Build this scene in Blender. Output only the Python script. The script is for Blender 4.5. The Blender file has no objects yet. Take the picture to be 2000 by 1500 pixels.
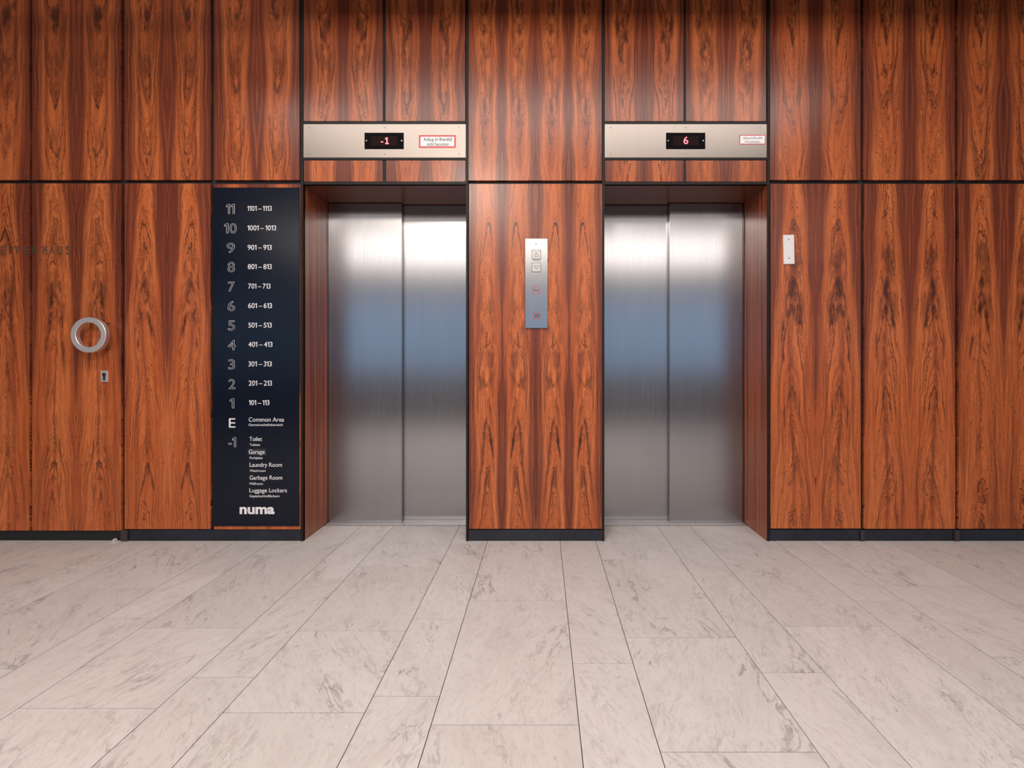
import bpy, bmesh, math, random
from mathutils import Vector, Matrix

C = bpy.context.scene.collection
scn = bpy.context.scene
random.seed(7)

# ------------------------------------------------------------------ camera
S = 350.0            # photo pixels per metre in the plane of the wall (y = 0)
D = 3.2              # distance from the camera to that plane
VX, VY = 1058.0, 712.0
GY = 1057.0          # photo row where wall and floor meet
HC = (GY - VY) / S
cam_d = bpy.data.cameras.new('camera')
cam_d.sensor_width = 36.0
cam_d.lens = 36.0 * S * D / 2000.0
cam_d.shift_x = -(VX - 1000.0) / 2000.0
cam_d.shift_y = -(750.0 - VY) / 2000.0
cam_d.clip_start = 0.05
cam = bpy.data.objects.new('camera', cam_d)
C.objects.link(cam)
cam.location = (0, -D, HC)
cam.rotation_euler = (math.pi / 2, 0, 0)
scn.camera = cam

# ------------------------------------------------------------------ colour, world, lights
scn.view_settings.view_transform = 'Standard'
scn.view_settings.look = 'None'
scn.view_settings.gamma = 1.0
scn.view_settings.use_curve_mapping = False
scn.view_settings.exposure = -0.12
w = bpy.data.worlds.new('daylight')
scn.world = w
w.use_nodes = True
bgn = w.node_tree.nodes['Background']
bgn.inputs[0].default_value = (0.44, 0.63, 0.90, 1)
bgn.inputs[1].default_value = 1.3

CEIL = 3.25
BACKY = -10.0
LAMPS = [  # x, y, size x, size y, watts, colour, tilt towards the wall : luminous ceiling panels of the lobby and one added wall washer
    (-0.80, -3.9, 0.7, 0.7, 105, (1.0, 0.89, 0.79), 15),
    (0.0, -1.8, 4.6, 0.6, 84, (1.0, 0.96, 0.93), 12),  # unseen washer, added to brighten the wall from the front
    (0.0, -6.3, 9.0, 1.2, 175, (1.0, 0.92, 0.86), 10),
    (0.0, -8.2, 10.4, 1.1, 205, (1.0, 0.89, 0.80), 0),
]

# ------------------------------------------------------------------ helpers
def X(px, d=0.0):            # photo column -> world x at depth y = d
    return (px - VX) / S * (D + d) / D
def Z(py, d=0.0):            # photo row -> world z at depth y = d
    return HC + (VY - py) / S * (D + d) / D

def new_obj(name, mesh, parent=None, loc=(0, 0, 0), rot=(0, 0, 0)):
    o = bpy.data.objects.new(name, mesh)
    C.objects.link(o)
    o.location = loc
    o.rotation_euler = rot
    if parent is not None:
        o.parent = parent
    return o

def tag(o, label=None, cat=None, group=None, kind=None):
    if label: o['label'] = label
    if cat: o['category'] = cat
    if group: o['group'] = group
    if kind: o['kind'] = kind
    return o

def empty(name, loc, label, cat, group=None, rot=(0, 0, 0)):
    o = bpy.data.objects.new(name, None)
    o.empty_display_size = 0.1
    C.objects.link(o)
    o.location = loc
    o.rotation_euler = rot
    return tag(o, label, cat, group)

class MB:
    """collects shapes and links them as ONE mesh object"""
    def __init__(self):
        self.bm = bmesh.new()
    def box(self, x0, x1, y0, y1, z0, z1, bev=0.0, mi=0):
        b = bmesh.new()
        bmesh.ops.create_cube(b, size=1.0)
        for v in b.verts:
            v.co = Vector(((x0 + x1) / 2 + v.co.x * (x1 - x0), (y0 + y1) / 2 + v.co.y * (y1 - y0), (z0 + z1) / 2 + v.co.z * (z1 - z0)))
        if bev > 0:
            bmesh.ops.bevel(b, geom=b.edges[:], offset=bev, segments=2, affect='EDGES')
        self._add(b, mi)
        return self
    def _add(self, b, mi=0, mat=None):
        if mat is not None:
            bmesh.ops.transform(b, matrix=mat, verts=b.verts[:])
        for f in b.faces:
            f.material_index = mi
        me = bpy.data.meshes.new('tmp')
        b.to_mesh(me)
        b.free()
        self.bm.from_mesh(me)
        bpy.data.meshes.remove(me)
    def lathe_y(self, prof, cx, cz, n=48, mi=0):
        """profile of (radius, y) turned about an axis along y; closed loop"""
        b = bmesh.new()
        rows = []
        for i in range(n):
            a = 2 * math.pi * i / n
            rows.append([b.verts.new((cx + r * math.cos(a), y, cz + r * math.sin(a))) for r, y in prof])
        for i in range(n):
            A, B = rows[i], rows[(i + 1) % n]
            for j in range(len(prof)):
                k = (j + 1) % len(prof)
                b.faces.new((A[j], A[k], B[k], B[j]))
        bmesh.ops.recalc_face_normals(b, faces=b.faces[:])
        self._add(b, mi)
        return self
    def disc_y(self, cx, cz, r, y0, y1, n=24, mi=0, bev=0.0):
        b = bmesh.new()
        bmesh.ops.create_cone(b, cap_ends=True, segments=n, radius1=r, radius2=r, depth=abs(y1 - y0))
        m = Matrix.Translation((cx, (y0 + y1) / 2, cz)) @ Matrix.Rotation(math.pi / 2, 4, 'X')
        if bev > 0:
            bmesh.ops.bevel(b, geom=[e for e in b.edges if len(e.link_faces) == 2 and abs(e.calc_face_angle(0)) > 1.0], offset=bev, segments=2, affect='EDGES')
        self._add(b, mi, m)
        return self
    def prism_y(self, pts, y0, y1, mi=0):
        """polygon of (x, z) extruded along y"""
        b = bmesh.new()
        A = [b.verts.new((x, y0, z)) for x, z in pts]
        B = [b.verts.new((x, y1, z)) for x, z in pts]
        b.faces.new(A)
        b.faces.new(B[::-1])
        n = len(pts)
        for i in range(n):
            b.faces.new((A[i], B[i], B[(i + 1) % n], A[(i + 1) % n]))
        bmesh.ops.recalc_face_normals(b, faces=b.faces[:])
        self._add(b, mi)
        return self
    def bar_y(self, x0, z0, x1, z1, wd, y0, y1, mi=0):
        d = Vector((x1 - x0, z1 - z0)).normalized()
        n = Vector((-d.y, d.x)) * wd / 2
        return self.prism_y([(x0 + n.x, z0 + n.y), (x1 + n.x, z1 + n.y), (x1 - n.x, z1 - n.y), (x0 - n.x, z0 - n.y)], y0, y1, mi)
    def build(self, name, mats, parent=None, loc=(0, 0, 0), smooth=False, rot=(0, 0, 0)):
        me = bpy.data.meshes.new(name)
        self.bm.to_mesh(me)
        self.bm.free()
        for m in (mats if isinstance(mats, (list, tuple)) else [mats]):
            me.materials.append(m)
        if smooth:
            for p in me.polygons:
                p.use_smooth = True
            try:
                me.set_sharp_from_angle(angle=math.radians(35))
            except Exception:
                pass
        return new_obj(name, me, parent, loc, rot)

def text_mesh(name, s, mat, parent, px0, px1, py_base, cap_px, y, origin, outline=0.0, thick=0.0006, spacing=1.0, bold=0.0):
    """lettering that spans photo columns px0..px1, stands on row py_base and has cap height cap_px; built as a mesh at depth y"""
    cu = bpy.data.curves.new('txt', 'FONT')
    cu.body = s
    cu.size = 1.0
    cu.space_character = spacing
    cu.resolution_u = 4
    ref = bpy.data.curves.new('ref', 'FONT')
    ref.body = 'E'
    tmp = bpy.data.objects.new('txt', cu)
    rob = bpy.data.objects.new('ref', ref)
    C.objects.link(tmp); C.objects.link(rob)
    if outline > 0:
        cu.fill_mode = 'NONE'
        cu.bevel_depth = 0.0001
    dg = bpy.context.evaluated_depsgraph_get()
    rme = bpy.data.meshes.new_from_object(rob.evaluated_get(dg))
    cap = max(v.co.y for v in rme.vertices)
    if outline > 0:
        cu.fill_mode = 'NONE'
        cu.bevel_resolution = 1
        cu.bevel_depth = outline * cap / (cap_px / S)
    else:
        cu.extrude = thick * cap / (cap_px / S)
        cu.offset = bold
    dg = bpy.context.evaluated_depsgraph_get()
    dg.update()
    me = bpy.data.meshes.new_from_object(tmp.evaluated_get(dg))
    xs = [v.co.x for v in me.vertices]
    x0, x1 = min(xs), max(xs)
    tx0, tx1 = X(px0), X(px1)
    ks = (tx1 - tx0) / (x1 - x0)
    kz = (cap_px / S) / cap
    for v in me.vertices:
        x, z, h = v.co.x, v.co.y, v.co.z
        v.co = Vector((tx0 + (x - x0) * ks - origin[0], y - h * kz - origin[1], Z(py_base) + z * kz - origin[2]))
    me.materials.clear()
    me.materials.append(mat)
    bpy.data.objects.remove(tmp); bpy.data.objects.remove(rob)
    bpy.data.curves.remove(cu); bpy.data.curves.remove(ref)
    bpy.data.meshes.remove(rme)
    me.name = name
    return new_obj(name, me, parent)

def text_polys(ch, base=False):
    """the digit one with a flag (and a foot on displays), as a polygon in units of the cap height"""
    if base:
        return [(0.06, 0.0), (0.56, 0.0), (0.56, 0.15), (0.40, 0.15), (0.40, 1.0), (0.24, 1.0), (0.04, 0.84), (0.04, 0.68), (0.22, 0.80), (0.22, 0.15), (0.06, 0.15)]
    return [(0.20, 0.0), (0.37, 0.0), (0.37, 1.0), (0.22, 1.0), (0.0, 0.86), (0.0, 0.70), (0.20, 0.80)]

def digits_mesh(name, s, mat, parent, px0, px1, py_base, cap_px, y, origin, outline=0.0, thick=0.0004, bold=0.0, base=False):
    """numbers set glyph by glyph, scaled to photo columns px0..px1"""
    glyphs = []
    pen = 0.0
    out = bmesh.new()
    kz = cap_px / S
    for ch in s:
        if ch == ' ':
            pen += 0.24
            continue
        if ch == '1':
            pts = text_polys('1', base)
            wd = max(p_[0] for p_ in pts)
            glyphs.append((ch, pen, pts, None))
            pen += wd + 0.13
            continue
        cu = bpy.data.curves.new('txt', 'FONT')
        cu.body = ch
        cu.resolution_u = 5
        ob = bpy.data.objects.new('txt', cu)
        C.objects.link(ob)
        capc = CAP()
        if outline > 0:
            cu.fill_mode = 'NONE'
            cu.bevel_resolution = 1
            cu.bevel_depth = outline / kz * capc
        else:
            cu.extrude = thick / kz * capc
            cu.offset = bold
        dg = bpy.context.evaluated_depsgraph_get()
        dg.update()
        me = bpy.data.meshes.new_from_object(ob.evaluated_get(dg))
        xs = [v.co.x for v in me.vertices]
        x0, x1 = min(xs) / capc, max(xs) / capc
        for v in me.vertices:
            v.co = v.co / capc - Vector((x0, 0, 0))
        glyphs.append((ch, pen, None, me))
        pen += (x1 - x0) + (0.10 if ch not in '-–' else 0.08) + (0.12 if base else 0.0)
        bpy.data.objects.remove(ob)
        bpy.data.curves.remove(cu)
    xs = []
    for ch, px, pts, me in glyphs:
        if pts: xs += [px + p_[0] for p_ in pts]
        else: xs += [px + v.co.x for v in me.vertices]
    x0, x1 = min(xs), max(xs)
    ks = (X(px1) - X(px0)) / (x1 - x0)
    def place(x, z, h):
        return Vector((X(px0) + (x - x0) * ks - origin[0], y - h - origin[1], Z(py_base) + z * kz - origin[2]))
    for ch, px, pts, me in glyphs:
        b = bmesh.new()
        if pts:
            P_ = [place(px + a_, c_, 0.0) for a_, c_ in pts]
            n = len(P_)
            if outline > 0:
                for i in range(n):
                    a_, c_ = P_[i], P_[(i + 1) % n]
                    dv = (c_ - a_).normalized()
                    nv = Vector((-dv.z, 0, dv.x)) * outline
                    e_ = dv * outline
                    q4 = [a_ - e_ + nv, c_ + e_ + nv, c_ + e_ - nv, a_ - e_ - nv]
                    f_ = [b.verts.new(v + Vector((0, -outline, 0))) for v in q4]
                    g_ = [b.verts.new(v + Vector((0, outline, 0))) for v in q4]
                    b.faces.new(f_)
                    for k_ in range(4):
                        b.faces.new((f_[k_], g_[k_], g_[(k_ + 1) % 4], f_[(k_ + 1) % 4]))
            else:
                A = [b.verts.new(v + Vector((0, -thick, 0))) for v in P_]
                B = [b.verts.new(v + Vector((0, thick, 0))) for v in P_]
                b.faces.new(A)
                for k_ in range(n):
                    b.faces.new((A[k_], B[k_], B[(k_ + 1) % n], A[(k_ + 1) % n]))
            bmesh.ops.recalc_face_normals(b, faces=b.faces[:])
        else:
            b.from_mesh(me)
            for v in b.verts:
                v.co = place(px + v.co.x, v.co.y, v.co.z * kz)
            bpy.data.meshes.remove(me)
        tm = bpy.data.meshes.new('tmp')
        b.to_mesh(tm)
        b.free()
        out.from_mesh(tm)
        bpy.data.meshes.remove(tm)
    for f_ in out.faces: f_.material_index = 0
    me = bpy.data.meshes.new(name)
    out.to_mesh(me)
    out.free()
    me.materials.append(mat)
    return new_obj(name, me, parent)

_cap = []
def CAP():
    if not _cap:
        cu = bpy.data.curves.new('ref', 'FONT')
        cu.body = 'E'
        ob = bpy.data.objects.new('ref', cu)
        C.objects.link(ob)
        me = bpy.data.meshes.new_from_object(ob.evaluated_get(bpy.context.evaluated_depsgraph_get()))
        _cap.append(max(v.co.y for v in me.vertices))
        bpy.data.meshes.remove(me)
        bpy.data.objects.remove(ob)
        bpy.data.curves.remove(cu)
    return _cap[0]

# ------------------------------------------------------------------ materials
class NT:
    def __init__(self, name):
        self.m = bpy.data.materials.new(name)
        self.m.use_nodes = True
        self.t = self.m.node_tree
        self.b = self.t.nodes['Principled BSDF']
    def n(self, kind, **kw):
        x = self.t.nodes.new(kind)
        for k, v in kw.items():
            setattr(x, k, v)
        return x
    def set(self, sock, v):
        if hasattr(v, 'is_linked') or hasattr(v, 'links'):
            self.t.links.new(v, sock)
        else:
            sock.default_value = v
    def math(self, op, a, b=None, c=None, clamp=False):
        x = self.n('ShaderNodeMath', operation=op, use_clamp=clamp)
        self.set(x.inputs[0], a)
        if b is not None: self.set(x.inputs[1], b)
        if c is not None: self.set(x.inputs[2], c)
        return x.outputs[0]
    def vec(self, a, b, c=0.0):
        x = self.n('ShaderNodeCombineXYZ')
        self.set(x.inputs[0], a); self.set(x.inputs[1], b); self.set(x.inputs[2], c)
        return x.outputs[0]
    def noise(self, v, scale=1.0, detail=2.0, rough=0.5, dist=0.0):
        x = self.n('ShaderNodeTexNoise')
        x.inputs['Scale'].default_value = scale
        x.inputs['Detail'].default_value = detail
        x.inputs['Roughness'].default_value = rough
        x.inputs['Distortion'].default_value = dist
        self.t.links.new(v, x.inputs['Vector'])
        return x.outputs['Fac']
    def ss(self, v, a, b, lo=0.0, hi=1.0):      # smoothstep
        x = self.n('ShaderNodeMapRange', interpolation_type='SMOOTHSTEP')
        self.set(x.inputs[0], v)
        self.set(x.inputs[1], a); self.set(x.inputs[2], b)
        x.inputs[3].default_value = lo; x.inputs[4].default_value = hi
        return x.outputs[0]
    def mix(self, f, a, b, bt='MIX'):
        x = self.n('ShaderNodeMix', data_type='RGBA', blend_type=bt)
        self.set(x.inputs[0], f)
        for i, v in ((6, a), (7, b)):
            if isinstance(v, (tuple, list)): x.inputs[i].default_value = (*v, 1)
            else: self.t.links.new(v, x.inputs[i])
        return x.outputs[2]
    def col(self, c):
        if isinstance(c, (tuple, list)): self.b.inputs['Base Color'].default_value = (*c, 1)
        else: self.t.links.new(c, self.b.inputs['Base Color'])
    def p(self, **kw):
        for k, v in kw.items():
            self.set(self.b.inputs[k.replace('_', ' ')], v)

ORANGE = (0.53, 0.122, 0.030)
ORANGE2 = (0.66, 0.180, 0.050)
DRED = (0.145, 0.031, 0.015)
DARK = (0.035, 0.010, 0.006)

def wood_veneer(name, W, leaves, sign, apex, seed, b0=0.5, bz=0.0, zref=1.0, K=1.0, tip=(0.0,), dark=1.0, lines=1.0):
    """book-matched rosewood. leaves: number of mirrored leaves across the width W. sign +1: arches that point up, -1: arches that point down.
    b0, bz, zref: where in a leaf (0 its middle, 1 its edge) the dark straight-grained stripe begins, and how that moves with height.
    tip: heights where the figure has dark tips."""
    q = NT(name)
    tc = q.n('ShaderNodeTexCoord')
    sp = q.n('ShaderNodeSeparateXYZ')
    q.t.links.new(tc.outputs['Object'], sp.inputs[0])
    leaf = W / leaves
    x = q.math('ADD', sp.outputs[0], W / 2)
    z = sp.outputs[2]
    wob = q.noise(q.vec(q.math('MULTIPLY', x, 6.0), q.math('MULTIPLY', z, 2.6), seed * 1.7), 1.0, 3.0, 0.55)
    x2 = q.math('MULTIPLY_ADD', q.math('SUBTRACT', wob, 0.5), 0.016, x)
    u = q.math('PINGPONG', x2, leaf)
    w1 = q.noise(q.vec(q.math('MULTIPLY', u, 3.0), q.math('MULTIPLY', z, 1.3), seed + 3.1), 1.0, 2.0, 0.5)
    u2 = q.math('MULTIPLY_ADD', q.math('SUBTRACT', w1, 0.5), 0.10, u)
    d = q.math('ABSOLUTE', q.math('SUBTRACT', u2, leaf * 0.5))
    e = q.math('DIVIDE', d, leaf * 0.5)
    wz = q.noise(q.vec(q.math('MULTIPLY', u, 22.0), q.math('MULTIPLY', z, 5.0), seed + 9.0), 1.0, 4.0, 0.6)
    wz2 = q.noise(q.vec(q.math('MULTIPLY', u, 70.0), q.math('MULTIPLY', z, 20.0), seed + 5.0), 1.0, 2.0, 0.6)
    zz = q.math('MULTIPLY_ADD', q.math('SUBTRACT', wz, 0.5), 0.42, z)
    zz = q.math('MULTIPLY_ADD', q.math('SUBTRACT', wz2, 0.5), 0.07, zz)
    zs = q.math('MULTIPLY', zz, float(sign))
    F = q.math('MULTIPLY_ADD', q.math('POWER', e, 1.7), 1.35 * K, zs)
    # growth lines
    n1 = q.noise(q.vec(q.math('MULTIPLY', F, 8.5), seed * 2.3, q.math('MULTIPLY', z, 0.25)), 1.0, 2.5, 0.65)
    ln = q.math('SUBTRACT', 1.0, q.ss(q.math('ABSOLUTE', q.math('SUBTRACT', n1, 0.5)), 0.0, 0.030))
    brk = q.ss(q.noise(q.vec(q.math('MULTIPLY', u, 9.0), q.math('MULTIPLY', z, 2.2), seed + 21.0), 1.0, 3.0, 0.6), 0.30, 0.52)
    ln = q.math('MULTIPLY', ln, brk)
    n2 = q.noise(q.vec(q.math('MULTIPLY', F, 34.0), seed * 3.3, q.math('MULTIPLY', z, 0.5)), 1.0, 3.0, 0.6)
    # broad colour
    lo = q.noise(q.vec(q.math('MULTIPLY', u, 8.0), q.math('MULTIPLY', z, 1.1), seed + 31.0), 1.0, 3.0, 0.5)
    c = q.mix(q.ss(lo, 0.35, 0.65), ORANGE, ORANGE2)
    c = q.mix(q.math('MULTIPLY', q.ss(n2, 0.46, 0.72), 0.55), c, DRED)
    # dark straight stripe along the leaf's edges
    bnd = q.math('MULTIPLY_ADD', q.math('SUBTRACT', z, zref), bz, b0)
    en = q.math('MULTIPLY_ADD', q.math('SUBTRACT', n2, 0.5), 0.12, e)
    st = q.ss(q.math('SUBTRACT', en, bnd), -0.10, 0.22)
    stn = q.noise(q.vec(q.math('MULTIPLY', u2, 90.0), q.math('MULTIPLY', z, 0.7), seed + 41.0), 1.0, 3.0, 0.6)
    c = q.mix(q.math('MULTIPLY', st, q.ss(stn, 0.28, 0.55, 0.40, 1.0)), c, DRED)
    st2 = q.noise(q.vec(q.math('MULTIPLY', u2, 38.0), q.math('MULTIPLY', z, 0.5), seed + 61.0), 1.0, 4.0, 0.65)
    c = q.mix(q.ss(st2, 0.45, 0.68, 0.0, 0.62), c, DRED)
    c = q.mix(q.math('MULTIPLY', q.ss(stn, 0.58, 0.70), q.math('MULTIPLY_ADD', st, 0.45, 0.15)), c, DARK)
    # dark tips of the figure
    for i, (tz, th, amt) in enumerate(tip):
        band = q.math('SUBTRACT', 1.0, q.ss(q.math('ABSOLUTE', q.math('SUBTRACT', F, tz * sign)), th * 0.25, th))
        bl = q.ss(q.noise(q.vec(q.math('MULTIPLY', u, 26.0), q.math('MULTIPLY', z, 7.0), seed + 51.0 + i), 1.0, 4.0, 0.65), 0.40, 0.62)
        ctr = q.math('SUBTRACT', 1.0, q.ss(e, 0.25, 0.62))
        f = q.math('MULTIPLY', q.math('MULTIPLY', band, bl), q.math('MULTIPLY', ctr, amt))
        c = q.mix(f, c, DARK)
    c = q.mix(q.math('MULTIPLY', ln, 0.85 * lines, clamp=True), c, DARK)
    # fibre and pores
    fib = q.noise(q.vec(q.math('MULTIPLY', x2, 420.0), q.math('MULTIPLY', z, 9.0), seed), 1.0, 3.0, 0.65)
    c = q.mix(q.ss(fib, 0.30, 0.72, 0.0, 0.42), c, DRED)
    por = q.noise(q.vec(q.math('MULTIPLY', x2, 650.0), q.math('MULTIPLY', z, 42.0), seed + 2.0), 1.0, 2.0, 0.5)
    c = q.mix(q.ss(por, 0.60, 0.72, 0.0, 0.5), c, DARK)
    if dark != 1.0:
        c = q.mix(1.0, c, (dark, dark, dark), 'MULTIPLY')
    q.col(c)
    q.p(Roughness=0.27, Specular_IOR_Level=0.36)
    bp = q.n('ShaderNodeBump')
    bp.inputs['Strength'].default_value = 0.05
    bp.inputs['Distance'].default_value = 0.002
    q.t.links.new(fib, bp.inputs['Height'])
    q.t.links.new(bp.outputs[0], q.b.inputs['Normal'])
    return q.m

def wood_straight(name, axis_along, axis_across, seed, c0=ORANGE, c1=DRED, rough=0.3):
    q = NT(name)
    tc = q.n('ShaderNodeTexCoord')
    sp = q.n('ShaderNodeSeparateXYZ')
    q.t.links.new(tc.outputs['Object'], sp.inputs[0])
    a, b = sp.outputs[axis_along], sp.outputs[axis_across]
    wob = q.noise(q.vec(q.math('MULTIPLY', a, 1.2), q.math('MULTIPLY', b, 4.0), seed + 5), 1.0, 2.0)
    b2 = q.math('MULTIPLY_ADD', q.math('SUBTRACT', wob, 0.5), 0.03, b)
    n = q.noise(q.vec(q.math('MULTIPLY', b2, 34.0), q.math('MULTIPLY', a, 0.5), seed), 1.0, 4.0, 0.62)
    f = q.noise(q.vec(q.math('MULTIPLY', b2, 420.0), q.math('MULTIPLY', a, 8.0), seed), 1.0, 2.0, 0.6)
    c = q.mix(q.ss(n, 0.32, 0.66), c0, c1)
    c = q.mix(q.ss(f, 0.35, 0.75, 0.0, 0.45), c, DARK)
    q.col(c)
    q.p(Roughness=rough, Specular_IOR_Level=0.45)
    return q.m

def steel(name, base=(0.56, 0.55, 0.55), rough=0.3, aniso=0.75, streak=0.5):
    q = NT(name)
    tc = q.n('ShaderNodeTexCoord')
    sp = q.n('ShaderNodeSeparateXYZ')
    q.t.links.new(tc.outputs['Object'], sp.inputs[0])
    a = q.noise(q.vec(q.math('MULTIPLY', sp.outputs[0], 260.0), q.math('MULTIPLY', sp.outputs[2], 2.0), 1.0), 1.0, 4.0, 0.7)
    b = q.noise(q.vec(q.math('MULTIPLY', sp.outputs[0], 14.0), q.math('MULTIPLY', sp.outputs[2], 1.6), 4.0), 1.0, 3.0, 0.6)
    v = q.math('ADD', q.math('MULTIPLY', q.math('SUBTRACT', a, 0.5), 0.30 * streak), q.math('MULTIPLY', q.math('SUBTRACT', b, 0.5), 0.22 * streak))
    v = q.math('ADD', v, 1.0)
    cc = q.n('ShaderNodeCombineXYZ')
    for i in range(3):
        q.set(cc.inputs[i], q.math('MULTIPLY', v, base[i]))
    q.t.links.new(cc.outputs[0], q.b.inputs['Base Color'])
    q.p(Metallic=1.0, Roughness=q.math('MULTIPLY_ADD', q.math('SUBTRACT', a, 0.5), 0.16, rough), Anisotropic=aniso)
    tg = q.n('ShaderNodeTangent', direction_type='RADIAL', axis='Z')
    q.t.links.new(tg.outputs[0], q.b.inputs['Tangent'])
    return q.m

def plain(name, c, rough=0.5, metal=0.0, var=0.06, scale=40.0, spec=0.5):
    q = NT(name)
    tc = q.n('ShaderNodeTexCoord')
    n = q.noise(tc.outputs['Object'], scale, 3.0, 0.6)
    c2 = tuple(max(0, k * (1 - 3 * var)) for k in c)
    q.col(q.mix(q.ss(n, 0.3, 0.7), c, c2))
    q.p(Roughness=rough, Metallic=metal, Specular_IOR_Level=spec)
    return q.m

def glow(name, c, strength):
    q = NT(name)
    q.col((0.02, 0.0, 0.0))
    q.p(Emission_Color=(*c, 1), Emission_Strength=strength)
    return q.m

def marble():
    q = NT('marble')
    geo = q.n('ShaderNodeNewGeometry')
    at = q.n('ShaderNodeAttribute', attribute_name='tile')
    sp = q.n('ShaderNodeSeparateXYZ')
    q.t.links.new(geo.outputs['Position'], sp.inputs[0])
    r = at.outputs['Fac']
    rot = q.math('MULTIPLY', q.math('SUBTRACT', q.math('FRACT', q.math('MULTIPLY', r, 7.31)), 0.35), 0.9)
    x, y = sp.outputs[0], sp.outputs[1]
    xr = q.math('MULTIPLY_ADD', y, rot, x)
    off = q.math('MULTIPLY', r, 61.0)
    v = q.vec(q.math('MULTIPLY', xr, 3.2), y, off)
    w1 = q.n('ShaderNodeTexNoise'); w1.inputs['Scale'].default_value = 5.0; w1.inputs['Detail'].default_value = 4.0
    q.t.links.new(v, w1.inputs['Vector'])
    va = q.n('ShaderNodeVectorMath', operation='MULTIPLY_ADD')
    q.t.links.new(w1.outputs['Color'], va.inputs[0])
    va.inputs[1].default_value = (0.24, 0.24, 0.0)
    q.t.links.new(v, va.inputs[2])
    vw = va.outputs[0]
    n1 = q.noise(vw, 2.2, 6.0, 0.62)
    vein = q.math('SUBTRACT', 1.0, q.ss(q.math('ABSOLUTE', q.math('SUBTRACT', n1, 0.5)), 0.0, 0.022))
    msk = q.ss(q.noise(v, 1.7, 3.0, 0.6), 0.50, 0.68)
    n2 = q.noise(vw, 7.0, 6.0, 0.7)
    vein2 = q.math('SUBTRACT', 1.0, q.ss(q.math('ABSOLUTE', q.math('SUBTRACT', n2, 0.5)), 0.0, 0.03))
    msk2 = q.ss(q.noise(v, 2.6, 3.0, 0.6), 0.46, 0.70)
    cl = q.noise(v, 3.0, 6.0, 0.65)
    tint = q.math('FRACT', q.math('MULTIPLY', r, 3.77))
    base = q.mix(tint, (0.575, 0.54, 0.53), (0.51, 0.475, 0.46))
    c = q.mix(q.ss(cl, 0.42, 0.72, 0.0, 0.55), base, (0.44, 0.40, 0.39))
    fine = q.noise(vw, 26.0, 5.0, 0.7)
    c = q.mix(q.ss(fine, 0.46, 0.72, 0.0, 0.50), c, (0.36, 0.32, 0.31))
    c = q.mix(q.math('MULTIPLY', q.math('MULTIPLY', vein, msk), 0.72), c, (0.21, 0.185, 0.18))
    c = q.mix(q.math('MULTIPLY', q.math('MULTIPLY', vein2, msk2), 0.60), c, (0.25, 0.215, 0.20))
    sm = q.ss(q.noise(vw, 6.0, 4.0, 0.6), 0.66, 0.76)
    sm = q.math('MULTIPLY', sm, q.ss(q.noise(v, 1.1, 2.0), 0.48, 0.62))
    c = q.mix(q.math('MULTIPLY', sm, 0.85), c, (0.17, 0.14, 0.125))
    dash = q.noise(q.vec(q.math('MULTIPLY', xr, 34.0), q.math('MULTIPLY', y, 9.0), off), 1.0, 4.0, 0.65, 0.6)
    dm = q.ss(q.noise(v, 1.9, 4.0, 0.6), 0.44, 0.62)
    c = q.mix(q.math('MULTIPLY', q.ss(dash, 0.60, 0.74), q.math('MULTIPLY', dm, 0.75)), c, (0.20, 0.17, 0.16))
    q.col(c)
    q.p(Roughness=q.ss(cl, 0.3, 0.7, 0.42, 0.55), Specular_IOR_Level=0.35)
    return q.m

M_BLACK = plain('black_gap', (0.006, 0.006, 0.007), 0.6)
M_FRAME = plain('dark_bronze_metal', (0.014, 0.011, 0.010), 0.48, 0.0, 0.1, spec=0.2)
M_BASE = plain('baseboard_black', (0.011, 0.015, 0.026), 0.32, 0.0, 0.15, 8.0)
M_POST = plain('baseboard_post', (0.035, 0.027, 0.028), 0.5)
M_GROUT = plain('grout', (0.06, 0.05, 0.045), 0.9)
M_MARBLE = marble()
M_STEEL = steel('brushed_steel_door', (0.37, 0.365, 0.375), 0.23, 0.8, 0.45)
M_PLATE = steel('brushed_steel_plate', (0.205, 0.176, 0.155), 0.36, 0.6, 0.3)
M_CALL = steel('brushed_steel_call_plate', (0.35, 0.34, 0.34), 0.22, 0.5, 0.3)
M_RING = steel('satin_steel', (0.80, 0.76, 0.74), 0.48, 0.0, 0.2)
M_CHROME = plain('polished_steel', (0.36, 0.345, 0.33), 0.40, 1.0, 0.02)
M_SCREW = plain('screw_metal', (0.14, 0.13, 0.125), 0.45, 1.0)
M_NAVY = plain('navy_board', (0.0018, 0.0045, 0.013), 0.20, 0.0, 0.05, 5.0, spec=0.32)
M_WHITE = plain('white_lettering', (0.80, 0.78, 0.80), 0.5)
M_GARAGE = plain('dark_patch', (0.022, 0.026, 0.042), 0.4)
M_PAPER = plain('sticker_white', (0.90, 0.87, 0.86), 0.45)
M_RED = plain('sticker_red', (0.62, 0.045, 0.045), 0.45)
M_INK = plain('black_ink', (0.03, 0.028, 0.03), 0.5)
M_REDINK = plain('red_ink', (0.48, 0.05, 0.06), 0.5)
M_DISPLAY = plain('black_display', (0.004, 0.003, 0.004), 0.3, spec=0.02)
M_SMOKED = plain('smoked_window', (0.014, 0.005, 0.004), 0.3, spec=0.03)
M_LED = glow('red_led', (1.0, 0.16, 0.19), 3.0)
M_COVER = plain('white_plastic', (0.72, 0.69, 0.69), 0.4, 0, 0.02)
M_LETTER = plain('aged_clear_lettering', (0.10, 0.062, 0.048), 0.3)
M_WALLP = plain('lobby_plaster', (0.42, 0.36, 0.32), 0.8, 0, 0.04, 3)
M_CEIL = plain('ceiling_white', (0.70, 0.66, 0.62), 0.8, 0, 0.02, 3)
M_SHADE_CASTER = plain('dark_shade_caster', (0.03, 0.022, 0.018), 0.6)
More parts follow.
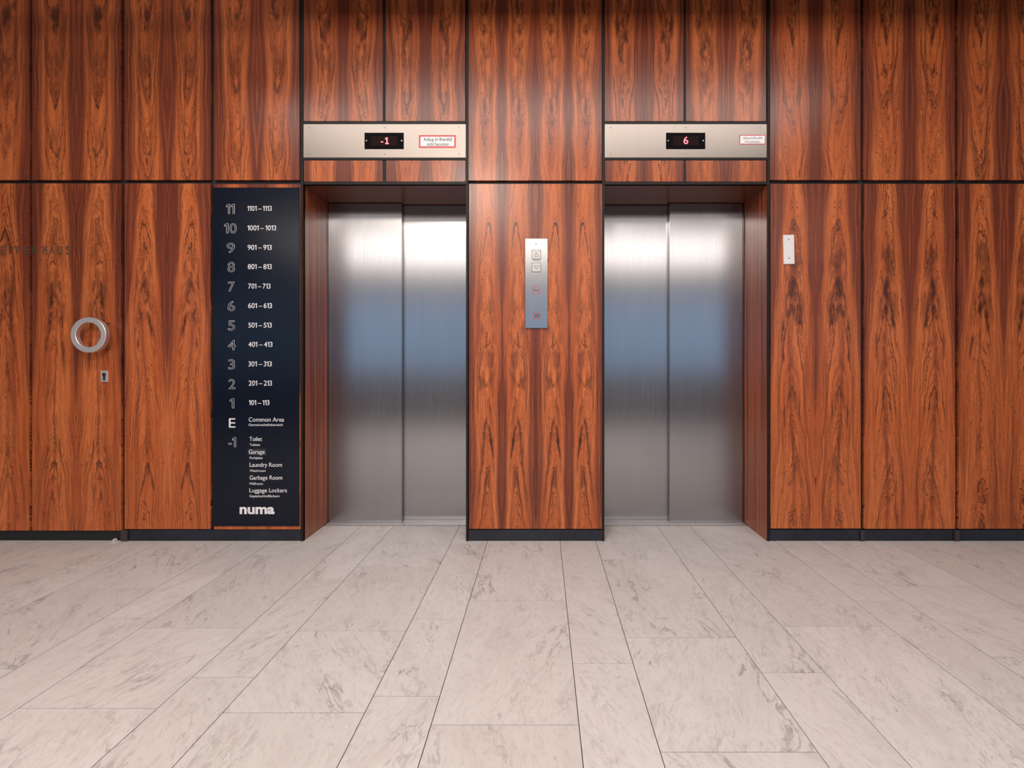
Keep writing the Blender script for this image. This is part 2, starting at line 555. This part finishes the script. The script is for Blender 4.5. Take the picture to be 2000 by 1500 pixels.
M_SILL = plain('aluminium_sill', (0.50, 0.48, 0.47), 0.4, 0.6, 0.05)
M_WEDGE = plain('pale_wedge', (0.5, 0.46, 0.42), 0.6)

# ------------------------------------------------------------------ the setting
def struct(name, mb, mats):
    return tag(mb.build(name, mats), kind='structure')

RW = 8.5   # half width of the lobby
# floor: separate marble slabs laid in columns of two widths, dark joints between
k = 340.0 / 350.0
joints = [-2.378, -2.175, -1.7525, -1.545, -1.134, -0.930, -0.5155, -0.3117, 0.105, 0.3105, 0.7233, 0.932, 1.340, 1.5556, 1.985, 2.180]
joints = [j * k for j in joints]
while joints[0] > -RW: joints.insert(0, joints[0] - (0.40 if (joints[1] - joints[0]) < 0.3 else 0.20))
while joints[-1] < RW: joints.append(joints[-1] + (0.40 if (joints[-1] - joints[-2]) < 0.3 else 0.20))
rows_px = {-0.3117: [1173, 1416], 0.105: [1118, 1296], 0.3105: [1093, 1245.5, 1469], 0.7233: [1128, 1314], 0.932: [1103, 1223], 1.340: [1174, 1415],
           1.5556: [1144.5], 1.985: [1120], -0.5155: [1121, 1209.5, 1360], -0.930: [1107, 1232], -1.134: [1131, 1323], -1.545: [1084, 1227],
           -1.7525: [1123, 1207], -2.175: [1149, 1307], -2.378: [1121]}
bm = bmesh.new()
lay = bm.faces.layers.float.new('tile')
G = 0.0013
rt = random.Random(11)
def slab(x0, x1, y0, y1):
    if y1 - y0 < 0.01: return
    r = rt.random()
    a = [bm.verts.new((x, y, 0.0)) for x, y in ((x0 + G, y0 + G), (x1 - G, y0 + G), (x1 - G, y1 - G), (x0 + G, y1 - G))]
    b = [bm.verts.new((v.co.x, v.co.y, -0.02)) for v in a]
    fs = [bm.faces.new(a)] + [bm.faces.new((a[i], b[i], b[(i + 1) % 4], a[(i + 1) % 4])) for i in range(4)]
    for f in fs: f[lay] = r
FRONT = 0.305
for j0, j1 in zip(joints[:-1], joints[1:]):
    rows = []
    for kx, v in rows_px.items():
        if abs(kx * k - j0) < 0.02:
            rows = [-(D * (GY - VY) / (py - VY)) for py in v]      # distance in front of the camera, negative
            rows = [-D - r for r in rows]                          # world y
    ys = [FRONT]
    if rows:
        ys += rows
    else:
        ys.append(-rt.uniform(0.2, 0.7))
    while ys[-1] > BACKY:
        ys.append(ys[-1] - rt.choice([0.5, 0.62, 0.68, 0.8]))
    ys[-1] = BACKY
    for a_, b_ in zip(ys[:-1], ys[1:]):
        slab(j0, j1, b_, a_)
# base under the joints
vs = [bm.verts.new(p) for p in ((-RW, BACKY, -0.0035), (RW, BACKY, -0.0035), (RW, 0.6, -0.0035), (-RW, 0.6, -0.0035))]
f = bm.faces.new(vs); f.material_index = 1
me = bpy.data.meshes.new('floor')
bmesh.ops.recalc_face_normals(bm, faces=bm.faces[:])
bm.to_mesh(me); bm.free()
me.materials.append(M_MARBLE); me.materials.append(M_GROUT)
tag(new_obj('floor', me), kind='structure')

OT = Z(360)                      # top of the lift niches
L0, L1 = X(590), X(912)          # left niche
R0, R1 = X(1179), X(1500)        # right niche
ND = 0.55
b = MB()
b.box(-RW, L0 - 0.012, 0.022, ND, 0, CEIL)
b.box(L1 + 0.012, R0 - 0.012, 0.022, ND, 0, CEIL)
b.box(R1 + 0.012, RW, 0.022, ND, 0, CEIL)
b.box(L0 - 0.012, L1 + 0.012, 0.022, ND, OT + 0.014, CEIL)
b.box(R0 - 0.012, R1 + 0.012, 0.022, ND, OT + 0.014, CEIL)
b.box(-RW, RW, ND, ND + 0.1, 0, CEIL)
struct('wall_back', b, M_BLACK)
struct('wall_left', MB().box(-RW - 0.1, -RW, BACKY, ND, 0, CEIL), M_WALLP)
struct('wall_right', MB().box(RW, RW + 0.1, BACKY, ND, 0, CEIL), M_WALLP)
b = MB()
b.box(-RW, RW, BACKY - 0.2, BACKY, 0, 0.75)
b.box(-RW, RW, BACKY - 0.2, BACKY, 2.75, CEIL)
for xx in (-RW + 0.2, -2.6, 2.6, RW - 0.2):
    b.box(xx - 0.2, xx + 0.2, BACKY - 0.2, BACKY, 0.75, 2.75)
struct('wall_front', b, M_WALLP)
for i, (a_, c_) in enumerate(((-RW + 0.4, -2.8), (-2.4, 2.4), (2.8, RW - 0.4))):
    b = MB()
    for zz in (0.75, 2.70):
        b.box(a_, c_, BACKY - 0.14, BACKY - 0.06, zz, zz + 0.05)
    nb = 3
    for j in range(nb + 1):
        xx = a_ + (c_ - a_ - 0.05) * j / nb
        b.box(xx, xx + 0.05, BACKY - 0.14, BACKY - 0.06, 0.80, 2.70)
    struct('window_%d' % (i + 1), b, M_FRAME)
struct('ceiling', MB().box(-RW, RW, BACKY, ND, CEIL, CEIL + 0.1), M_CEIL)
struct('floor', MB().box(-RW + 0.6, RW - 0.6, BACKY + 0.1, -5.4, 0.0, 0.012), plain('dark_reflection_sheet', (0.03, 0.035, 0.05), 0.95))  # unseen dark sheet, added to darken what the lift doors reflect
# ceiling lights
for i, (x, y, sx, sy, wt, c, tilt) in enumerate(LAMPS):
    ld = bpy.data.lights.new('ceiling_panel_light', 'AREA')
    ld.shape = 'RECTANGLE'
    ld.size, ld.size_y = sx, sy
    ld.energy = wt
    ld.color = c
    lo = bpy.data.objects.new('ceiling_panel_light', ld)
    C.objects.link(lo)
    lo.location = (x, y, CEIL - 0.03 - 0.5 * sy * math.sin(math.radians(tilt)))
    lo.rotation_euler = (math.radians(tilt), 0, 0)
    b = MB()
    t = 0.04
    b.box(x - sx / 2 - t, x + sx / 2 + t, y - sy / 2 - t, y - sy / 2, CEIL - 0.05, CEIL)
    b.box(x - sx / 2 - t, x + sx / 2 + t, y + sy / 2, y + sy / 2 + t, CEIL - 0.05, CEIL)
    b.box(x - sx / 2 - t, x - sx / 2, y - sy / 2, y + sy / 2, CEIL - 0.05, CEIL)
    b.box(x + sx / 2, x + sx / 2 + t, y - sy / 2, y + sy / 2, CEIL - 0.05, CEIL)
    struct('trim_%d' % (30 + i), b, M_FRAME)

# dark metal strips that frame the niches and divide the panels over them
tn = [0]
def trim(px0, px1, py0, py1, y0=-0.002, y1=0.021, z0=None, mat=None):
    tn[0] += 1
    b = MB().box(X(px0), X(px1), y0, y1, Z(py1) if z0 is None else z0, Z(py0) if py0 > 0 else CEIL, 0.001)
    return struct('trim_%d' % tn[0], b, mat or M_FRAME)
for (p0, p1) in ((587.3, 592.6), (910.2, 914.6), (1176.4, 1180.4), (1498, 1503)):
    trim(p0, p1, -1, GY, z0=0.0)
for (p0, p1) in ((592.8, 910.0), (1180.6, 1497.8)):
    trim(p0, p1, 237.2, 242.6)
    trim(p0, p1, 308.6, 312.6)
    trim(p0, p1, 355.3, 360.5)
for (p0, p1) in ((747.8, 752.6), (1335.6, 1339.4)):
    trim(p0, p1, -1, 237)
    trim(p0, p1, 312.8, 355.1, y0=0.002)
# baseboards and the short posts between them
def skirt(name, p0, p1):
    struct(name, MB().box(X(p0), X(p1), 0.004, 0.0215, 0.0, Z(1035), 0.002), M_BASE)
skirt('baseboard_left', 250.5, 587)
skirt('baseboard_middle', 915, 1176)
skirt('baseboard_right', 1503.5, 1679.5)
skirt('baseboard_right', 1688.5, 1863.5)
skirt('baseboard_right', 1873.5, 2236)
for p0, p1 in ((237, 250), (1680, 1688), (1864, 1873)):
    trim(p0, p1, 1035.5, GY, y0=-0.006, y1=0.0215, z0=0.0, mat=M_POST)

# ------------------------------------------------------------------ wood wall panels
PG = 'rosewood wall panels'
seed = [1.0]
def panel(px0, px1, py0, py1, label, mat, name='wood_panel', d=0.0, cat='wall panel', group=PG, t=0.02, top=None):
    x0, x1 = X(px0), X(px1)
    z0, z1 = Z(py1), (Z(py0) if top is None else top)
    cx = (x0 + x1) / 2
    b = MB().box(x0 - cx, x1 - cx, d, d + t, 0.0, z1 - z0, 0.0012)
    o = b.build(name, mat, loc=(cx, 0, z0))
    if label: tag(o, label, cat, group)
    return o
def W_(p0, p1): return (p1 - p0) / S
def low_mat(p0, p1, s, leaves=2, dark=1.0):
    # local z starts at the panel's foot (row 1034)
    return wood_veneer('veneer_low', W_(p0, p1), leaves, 1, 0, s, b0=0.50, bz=-0.52, zref=1.55, K=1.0,
                       tip=((1.30, 0.16, 0.95), (1.55, 0.25, 0.6), (0.42, 0.2, 0.4)), dark=dark)
def up_mat(p0, p1, s, dark=1.0, z_off=0.0, tips=None):
    return wood_veneer('veneer_up', W_(p0, p1), 2, -1, 0, s, b0=0.58, bz=0.12, zref=0.4, K=0.9,
                       tip=tips or ((0.86, 0.16, 0.9), (0.55, 0.2, 0.55), (0.14, 0.12, 0.5)), dark=dark)

UP = [(-302, -122), (-118, 58), (62.5, 236), (242.5, 411), (418, 585)]
UPL = [None, 'narrow visible slice of upper rosewood panel at the far left edge',
       'upper rosewood panel directly above the door with the ring handle',
       'upper rosewood panel above the plain lower panel left of the dark floor directory',
       'upper rosewood panel directly above the dark floor directory sign']
for i, (p, l) in enumerate(zip(UP, UPL)):
    panel(p[0], p[1], 0, 351.5, l or 'rosewood panel at the far left end of the upper row', up_mat(*p, 11.0 + 0.13 * i), top=CEIL)
UR = [(1504, 1681), (1686.5, 1865.5), (1870.5, 2048), (2053, 2232)]
URL = ['upper rosewood panel beside the right steel header, above the small white cover plate',
       'second upper rosewood panel to the right of the right lift',
       'upper rosewood panel with dark knots at the top right corner', 'rosewood panel at the far right end of the upper row']
for i, (p, l) in enumerate(zip(UR, URL)):
    panel(p[0], p[1], 0, 351.5, l, up_mat(*p, 23.0 + 0.13 * i, tips=((0.92, 0.18, 1.0), (0.80, 0.1, 0.8), (0.3, 0.12, 0.4))), top=CEIL)
# pier
panel(915, 1175.5, 0, 352.5, 'wide upper rosewood panel between the two steel headers',
      wood_veneer('veneer_pier_up', W_(915, 1175.5), 4, -1, 0, 31.0, b0=0.62, bz=0.05, zref=0.4, K=0.8,
                  tip=((0.92, 0.14, 0.9), (0.62, 0.1, 0.6), (0.42, 0.2, 0.7), (0.2, 0.12, 0.4))), top=CEIL)
panel(916, 1176, 359, 1033, 'wide lower rosewood panel between the two lifts, carrying the call buttons',
      wood_veneer('veneer_pier_low', W_(915, 1176), 4, 1, 0, 37.0, b0=0.66, bz=-0.05, zref=0.6, K=0.85,
                  tip=((0.60, 0.10, 1.0), (0.95, 0.25, 0.7), (1.3, 0.3, 0.5)), lines=1.1))
# over the lifts
for (p0, p1, s, l) in ((593, 747.5, 41.0, 'tall upper panel above the left half of the header reading -1'),
                       (753, 908.5, 41.2, 'tall upper panel above the right half of the header reading -1'),
                       (1181, 1335.3, 43.0, 'tall upper panel above the left half of the header reading 6'),
                       (1339.7, 1496.5, 43.2, 'tall upper panel above the right half of the header reading 6')):
    panel(p0, p1, 0, 236.6, l, up_mat(p0, p1, s, tips=((0.42, 0.2, 0.9), (0.18, 0.12, 0.6), (0.02, 0.1, 0.5))), top=CEIL)
for (p0, p1, s, l) in ((593.5, 747.5, 45.0, 'low orange wood panel under the left half of the header reading -1'),
                       (753.5, 909.3, 45.3, 'low pale shiny wood panel under the right half of the header reading -1'),
                       (1181.3, 1335.3, 47.0, 'low pale wood panel under the left half of the header reading 6'),
                       (1339.7, 1496.8, 47.3, 'low orange wood panel under the right half of the header reading 6')):
    panel(p0, p1, 313.2, 354.6, l, up_mat(p0, p1, s, tips=((0.02, 0.1, 0.4),)))
# lower rows
panel(243, 411, 358, 1033.5, 'plain lower rosewood panel between the ring-handled door and the dark floor directory', low_mat(243, 411, 51.0))
panel(418, 587, 359.5, 1034, 'lower rosewood panel hidden behind the dark floor directory except thin edges', low_mat(418, 586.5, 52.0))
panel(1505, 1681.5, 359, 1032.5, 'lower rosewood panel right of the right lift, carrying the small white cover plate', low_mat(1505, 1682, 57.0))
panel(1688, 1866, 359, 1033, 'second lower rosewood panel to the right of the right lift', low_mat(1688, 1866, 57.2))
panel(1872, 2050, 359, 1033, 'lower rosewood panel cut off by the right edge of the photo', low_mat(1872, 2050, 57.4))
panel(2055, 2234, 359, 1033, 'rosewood panel at the far right end of the lower row', low_mat(2055, 2234, 57.6))

# ------------------------------------------------------------------ staircase door on the left: two wood leaves
def door_leaf(idx, p0, p1, s, label):
    o = panel(p0, p1, 358, 1036.5, None, low_mat(p0, p1, s), name='door_%d' % idx)
    tag(o, label, 'door', None, 'structure')
    return o
dl = door_leaf(1, -118, 57.5, 49.0, 'left leaf of the rosewood staircase door, cut off at the photo edge')
dr = door_leaf(2, 62.5, 236.5, 49.2, 'right leaf of the rosewood staircase door, with steel ring handle')
panel(-302, -122, 358, 1033, 'rosewood panel at the far left end of the lower row', low_mat(-302, -122, 50.0))
struct('trim_60', MB().box(X(-302), X(236), 0.012, 0.0215, 0.002, Z(1037.5)), M_BLACK)  # black strip stands in for the shade in the gap under the door
for ch, a_, b_, dd in (('E', 2, 10, dl), ('P', 18.5, 25.5, dl), ('P', 33, 40, dl), ('E', 48.5, 56.5, dl), ('N', 64, 73, dr), ('H', 84, 92, dr), ('A', 98, 106, dr), ('U', 112.5, 121.5, dr), ('S', 129, 138.5, dr)):
    text_mesh('letter', ch, M_LETTER, dd, a_, b_, 496.5, 16, -0.0015, dd.location, thick=0.0015)
# ring pull
og = dr.location
p = 0.078
cx, cz = X(172, -p) , Z(654, -p)
ro, ri = 34.6 / S * (D - p) / D, 24.3 / S * (D - p) / D
b = MB().lathe_y([(ro - 0.002, -p), (ro, -p + 0.002), (ro, -p + 0.03), (ro - 0.002, -p + 0.032), (ri + 0.002, -p + 0.032), (ri, -p + 0.03), (ri, -p + 0.002), (ri + 0.002, -p)], cx - og[0], cz - og[2], 72)
hd = b.build('ring_handle', M_RING, dr, smooth=True)
hd['label'] = 'satin steel ring pull'
for sg in (1, -1):
    b = MB()
    zz = cz - og[2] + sg * (ro * 0.72)
    xx = cx - og[0] + ro * 0.60
    b.disc_y(xx, zz, 0.0045, -p + 0.030, 0.0, 16)
    b.build('standoff', M_CHROME, hd, smooth=True)
# lock
b = MB().box(X(198.3) - og[0], X(212) - og[0], -0.006, 0.001, Z(746) - og[2], Z(724) - og[2], 0.001)
lk = b.build('lock_plate', M_RING, dr)
b = MB().disc_y(X(205.2) - og[0], Z(731.5) - og[2], 0.0105, -0.009, -0.004, 24).box(X(203) - og[0], X(207.6) - og[0], -0.009, -0.004, Z(743) - og[2], Z(731) - og[2], 0.001)
cy = b.build('lock_cylinder', M_SCREW, lk, smooth=True)
b = MB().box(X(204.6) - og[0], X(205.8) - og[0], -0.0096, -0.0085, Z(735) - og[2], Z(728) - og[2])
b.build('keyhole', M_BLACK, lk)
# wedge
b = MB().prism_y([(-0.013, 0.0), (0.013, 0.0), (0.005, 0.016), (-0.002, 0.018)], -0.012, 0.006)
o = b.build('door_wedge', M_WEDGE, loc=(X(226.5), -0.006, 0))
tag(o, 'tiny pale wedge on the floor under the corner of the ring-handled door', 'door wedge')

# ------------------------------------------------------------------ lifts
def lift(side):
    left = side == 'left'
    x0, x1 = (X(592.6), X(910.2)) if left else (X(1180.4), X(1498))
    cxx = (x0 + x1) / 2
    r = 0.363
    r2 = r + 0.045
    top = Z(360.5)
    num = '-1' if left else '6'
    # wood lining of the niche
    jm = wood_straight('veneer_jamb', 2, 1, 3.0 if left else 8.0, c0=ORANGE, rough=0.28)
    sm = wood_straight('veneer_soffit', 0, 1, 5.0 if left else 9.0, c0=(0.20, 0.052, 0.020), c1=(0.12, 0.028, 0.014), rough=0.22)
    for sx, nm in ((x0, 'left'), (x1, 'right')):
        b = MB().box(-0.006, 0.006, 0.0, r2 + 0.06, 0.002, top, 0.0008)
        off = -0.006 if nm == 'left' else 0.006
        o = b.build('jamb_panel', jm, loc=(sx + off, 0.002, 0))
        tag(o, 'rosewood side lining on the %s of the niche of the %s lift' % (nm, side), 'jamb panel', 'wood linings of the lift niches')
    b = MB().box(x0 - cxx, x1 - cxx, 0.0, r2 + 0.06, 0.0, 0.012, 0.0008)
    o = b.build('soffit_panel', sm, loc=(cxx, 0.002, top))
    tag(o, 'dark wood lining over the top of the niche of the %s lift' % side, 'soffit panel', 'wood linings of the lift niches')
    root = empty('elevator_door', (cxx, r, 0), ('left lift door of two overlapping brushed steel leaves, under the display reading -1' if left
                 else 'right lift door of two overlapping brushed steel leaves, under the display reading 6'), 'elevator door', 'brushed steel lift doors')
    def lx(px, d): return X(px, d) - cxx
    zb, zt = Z(1020.5, r), top - 0.004
    # leaves
    if left:
        fa, fb = lx(641.5, r), lx(784.5, r)
        ra, rb = lx(779, r2), x1 - cxx - 0.004
        sa, sb = x0 - cxx + 0.003, lx(640.5, r)
        sp_ = (784.0, 785.6)
    else:
        fa, fb = lx(1308, r), lx(1450.5, r)
        ra, rb = x0 - cxx + 0.004, lx(1313, r2)
        sa, sb = lx(1451.5, r), x1 - cxx - 0.003
    b = MB().box(fa, fb, 0.0, 0.04, zb, zt, 0.0025)
    b.build('front_leaf', M_STEEL, root)
    b = MB().box(ra, rb, 0.045, 0.085, Z(1017.5, r2), zt, 0.0025)
    b.build('rear_leaf', M_STEEL, root)
    b = MB().box(min(sa, sb), max(sa, sb), -0.004, 0.09, 0.004, zt, 0.0015)
    b.build('side_frame', M_STEEL, root)
    b = MB()
    b.box(x0 - cxx + 0.003, x1 - cxx - 0.003, FRONT - r + 0.002, 0.02, 0.0, 0.004, 0.001)
    b.box(x0 - cxx + 0.003, x1 - cxx - 0.003, 0.024, 0.062, 0.0, 0.004, 0.001)
    b.box(x0 - cxx + 0.003, x1 - cxx - 0.003, 0.066, 0.11, 0.0, 0.004, 0.001)
    b.build('sill', M_SILL, root)

    # header plate with the display
    ha, hb = (593.3, 909.8) if left else (1181, 1497)
    ox, oz = X((ha + hb) / 2), Z(275.5)
    root = empty('floor_indicator', (ox, 0, oz), 'steel header plate over the %s lift with red display reading %s' % (side, num), 'floor indicator', 'steel header plates over the lifts')
    b = MB().box(X(ha) - ox, X(hb) - ox, -0.004, 0.02, Z(308.3) - oz, Z(243) - oz, 0.001)
    b.build('face_plate', M_PLATE, root)
    c0 = 751 if left else 1339
    d0, d1 = (712.5, 789) if left else (1300.5, 1377)
    b = MB().box(X(d0) - ox, X(d1) - ox, -0.006, -0.003, Z(291.8) - oz, Z(260) - oz, 0.0006)
    disp = b.build('display', M_DISPLAY, root)
    b = MB().box(X(d0 + 13.5) - ox, X(d1 - 13) - ox, -0.0066, -0.0055, Z(285.5) - oz, Z(266.5) - oz)
    b.build('display_window', M_SMOKED, disp)
    for px in (d0 + 4, d1 - 4):
        MB().disc_y(X(px) - ox, Z(275.5) - oz, 0.0035, -0.0075, -0.005, 12).build('screw', M_CHROME, disp)
    if left:
        digits_mesh('digit', '-1', M_LED, disp, 744.5, 760, 282.3, 13, -0.0072, (ox, 0, oz), bold=0.0, base=True)
    else:
        text_mesh('digit', '6', M_LED, disp, 1334.5, 1343.5, 282, 14, -0.0072, (ox, 0, oz), bold=0.0)
    for px in (ha + 12, (ha + hb) / 2, hb - 13):
        for py in (250, 301.5):
            MB().disc_y(X(px) - ox, Z(py) - oz, 0.0032, -0.0052, -0.003, 12).build('screw', M_SCREW, root)
    # sticker
    if left: sx0, sx1, sy0, sy1, bw = 818.5, 890.5, 264.5, 289.5, 3.2
    else: sx0, sx1, sy0, sy1, bw = 1443.5, 1494.5, 264.2, 282.8, 1.6
    b = MB().box(X(sx0) - ox, X(sx1) - ox, -0.0047, -0.0038, Z(sy1) - oz, Z(sy0) - oz)
    st = b.build('warning_sticker', M_RED, root)
    st['label'] = 'white sticker with a red border'
    MB().box(X(sx0 + bw) - ox, X(sx1 - bw) - ox, -0.0052, -0.0046, Z(sy1 - bw) - oz, Z(sy0 + bw) - oz).build('sticker_face', M_PAPER, st)
    if left:
        text_mesh('lettering', 'Aufzug im Brandfall', M_INK, st, 827.5, 883, 276, 6.6, -0.0053, (ox, 0, oz), thick=0.0002, bold=0.012)
        text_mesh('lettering', 'nicht benutzen', M_INK, st, 834, 877, 285.3, 6.2, -0.0053, (ox, 0, oz), thick=0.0002, bold=0.012)
    else:
        text_mesh('lettering', 'Aufzug im Brandfall', M_INK, st, 1451, 1488, 272.3, 4.4, -0.0053, (ox, 0, oz), thick=0.0002)
        text_mesh('lettering', 'nicht benutzen!', M_INK, st, 1454, 1484, 279.3, 4.0, -0.0053, (ox, 0, oz), thick=0.0002)
lift('left')
lift('right')

# ------------------------------------------------------------------ call panel on the pier
ox, oz = X(1047.7), Z(554)
root = empty('call_panel', (ox, 0, oz), 'steel call button panel with up and down buttons on the wood pier between the lifts', 'call panel')
P = lambda px: X(px) - ox
Q = lambda py: Z(py) - oz
MB().box(P(1026), P(1069.3), -0.012, 0.0, Q(641), Q(467), 0.0015).build('face_plate', M_CALL, root)
for py, up in ((498.3, True), (523.3, False)):
    b = MB().box(P(1038.6), P(1056.6), -0.0128, -0.0115, Q(py + 9.2), Q(py - 9.2))
    b.build('button_surround', M_SCREW, root)
    b = MB().box(P(1039.6), P(1055.6), -0.0165, -0.0125, Q(py + 8.2), Q(py - 8.2), 0.0012)
    bt = b.build('call_button', M_CHROME, root)
    s = 1 if up else -1
    c = (P(1047.6), Q(py))
    b = MB()
    r = 0.0125
    pts = [(c[0], c[1] + s * r), (c[0] - r, c[1] - s * r * 0.8), (c[0] + r, c[1] - s * r * 0.8)]
    for i in range(3):
        a_, d_ = pts[i], pts[(i + 1) % 3]
        b.bar_y(a_[0], a_[1], d_[0], d_[1], 0.0022, -0.0171, -0.0162)
    b.build('arrow', M_SCREW, bt)
MB().box(P(1041), P(1055), -0.0124, -0.0115, Q(510.2), Q(509)).build('engraved_line', M_SCREW, root)
MB().disc_y(P(1047), Q(478), 0.0034, -0.0132, -0.0115, 14).build('screw', M_SCREW, root)
MB().disc_y(P(1049.3), Q(593), 0.0016, -0.0128, -0.0115, 10).build('screw', M_SCREW, root)
def prohibition(py, cxp, kind):
    c = (P(cxp), Q(py))
    R_ = 8.6 / S
    b = MB().lathe_y([(R_, -0.0129), (R_, -0.0119), (R_ - 0.0028, -0.0119), (R_ - 0.0028, -0.0129)], c[0], c[1], 40)
    sgn = b.build('prohibition_ring', M_REDINK, root)
    a = R_ * 0.70
    MB().bar_y(c[0] - a, c[1] + a, c[0] + a, c[1] - a, 0.0026, -0.0130, -0.0121).build('slash', M_REDINK, sgn)
    b = MB()
    if kind == 'smoke':
        b.box(c[0] - 0.015, c[0] + 0.008, -0.0128, -0.0119, c[1] - 0.0035, c[1] + 0.0005)
        b.box(c[0] + 0.010, c[0] + 0.013, -0.0128, -0.0119, c[1] - 0.0035, c[1] + 0.0005)
        b.bar_y(c[0] + 0.009, c[1] + 0.002, c[0] + 0.006, c[1] + 0.009, 0.0015, -0.0128, -0.0119)
        b.bar_y(c[0] + 0.012, c[1] + 0.002, c[0] + 0.012, c[1] + 0.009, 0.0015, -0.0128, -0.0119)
        b.build('cigarette_pictogram', M_INK, sgn)
    else:
        for dx, hh in ((-0.008, 0.010), (0.001, 0.011), (0.0105, 0.008)):
            b.disc_y(c[0] + dx, c[1] + hh - 0.001, 0.0028, -0.0128, -0.0119, 14)
            b.prism_y([(c[0] + dx - 0.0026, c[1] + hh - 0.005), (c[0] + dx + 0.0026, c[1] + hh - 0.005), (c[0] + dx + 0.0022, c[1] - 0.003), (c[0] + dx + 0.003, c[1] - 0.011), (c[0] + dx + 0.001, c[1] - 0.011), (c[0] + dx, c[1] - 0.004), (c[0] + dx - 0.001, c[1] - 0.011), (c[0] + dx - 0.003, c[1] - 0.011), (c[0] + dx - 0.0022, c[1] - 0.003)], -0.0128, -0.0119)
        b.build('people_pictogram', M_INK, sgn)
prohibition(567.3, 1047.4, 'smoke')
prohibition(617, 1048.2, 'people')

# ------------------------------------------------------------------ small white cover plate
ox, oz = X(1539.7), Z(487.7)
root = empty('cover_plate', (ox, 0, oz), 'small white blank cover plate screwed to the wood right of the right lift', 'cover plate', rot=(0, math.radians(-1.3), 0))
MB().box(-10.6 / S, 10.6 / S, -0.008, 0.0, -28.5 / S, 28.5 / S, 0.0012).build('plate', M_COVER, root)
for dz in (19.5, -17):
    MB().disc_y(0, dz / S, 0.0032, -0.0092, -0.0075, 14).build('screw', M_SCREW, root)

# ------------------------------------------------------------------ floor directory
ox, oz = X(501.5), Z(1027)
root = empty('directory_sign', (ox, 0, oz), 'tall dark navy floor directory board with white room numbers left of the left lift', 'directory sign')
MB().box(X(417.2) - ox, X(585.3) - ox, -0.007, 0.0, 0.0, Z(367) - oz, 0.001).build('board', M_NAVY, root)
og = (ox, 0, oz)
yt = -0.0074
nums = [('11', 443.6, 459.6, 418), ('10', 440, 463.5, 455.8), ('9', 444.6, 460, 494), ('8', 446, 460, 531.3), ('7', 447, 459.5, 569.5), ('6', 446.3, 460.3, 607.2),
        ('5', 447, 460.3, 645), ('4', 446.6, 461.6, 683.5), ('3', 447.5, 460.3, 721), ('2', 448, 461, 759.5), ('1', 450.5, 458.5, 796.8), ('-1', 447.5, 462, 872.5)]
for s, a_, b_, yb in nums:
    digits_mesh('floor_number', s, M_WHITE, root, a_, b_, yb, 18.5, yt, og, outline=0.00075)
text_mesh('floor_number', 'E', M_WHITE, root, 448.6, 461.2, 834.8, 18, yt, og, bold=0.0)
rng = [('1101 – 1113', 484.6, 532, 412.5), ('1001 – 1013', 484.8, 540.6, 450.5), ('901 – 913', 485, 532, 488.5), ('801 – 813', 485.4, 532, 526), ('701 – 713', 486, 529.6, 564),
       ('601 – 613', 486, 532.5, 602), ('501 – 513', 486.4, 532, 640), ('401 – 413', 486.4, 533.4, 677.5), ('301 – 313', 486.6, 532, 715.5), ('201 – 213', 487, 532.4, 753), ('101 – 113', 487.6, 527.4, 791)]
for s, a_, b_, yb in rng:
    digits_mesh('room_range', s, M_WHITE, root, a_, b_, yb, 9.6, yt, og, bold=0.004)
rm = [('Common Area', 487, 556, 823.2, 8.2, 'Gemeinschaftsbereich', 487, 553.5, 831.6), ('Toilet', 488.5, 513, 861, 8.0, 'Toilette', 489, 509, 870.5),
      ('Garage', 487.3, 518, 886, 8.0, 'Parkplatz', 489, 514, 896), ('Laundry Room', 489, 552, 911.3, 8.0, 'Waschraum', 489, 520, 921),
      ('Garbage Room', 488.8, 552.5, 936.3, 8.0, 'Müllraum', 489, 514.5, 946.3), ('Luggage Lockers', 488.5, 561.5, 961, 8.0, 'Gepäckschließfächern', 488.5, 547, 970.5)]
MB().box(X(485.3) - ox, X(521) - ox, -0.0073, -0.0068, Z(888.3) - oz, Z(876.3) - oz).build('overlay_strip', M_GARAGE, root)
for s, a_, b_, yb, h, s2, a2, b2, yb2 in rm:
    text_mesh('room_name', s, M_WHITE, root, a_, b_, yb, h, yt, og, thick=0.0004)
    text_mesh('translation', s2, M_WHITE, root, a2, b2, yb2, 4.5, yt, og, thick=0.0004)
text_mesh('logo', 'numa', M_WHITE, root, 469.5, 537.5, 1002.5, 18, yt, og, bold=0.035)

# ------------------------------------------------------------------ unseen beam and hung bar, added to cast shade on the upper wall
struct('trim_70', MB().box(X(560), RW, -0.60, -0.46, 2.96, CEIL), M_SHADE_CASTER)
b = MB().box(-5.5, X(575), -1.0, -0.93, 2.89, 2.98)  # added bar, set to throw the shadow band on the left panels
for xx in (-5.2, -3.4, -1.6):
    b.box(xx - 0.01, xx + 0.01, -0.975, -0.955, 2.98, CEIL)
struct('trim_71', b, M_SHADE_CASTER)
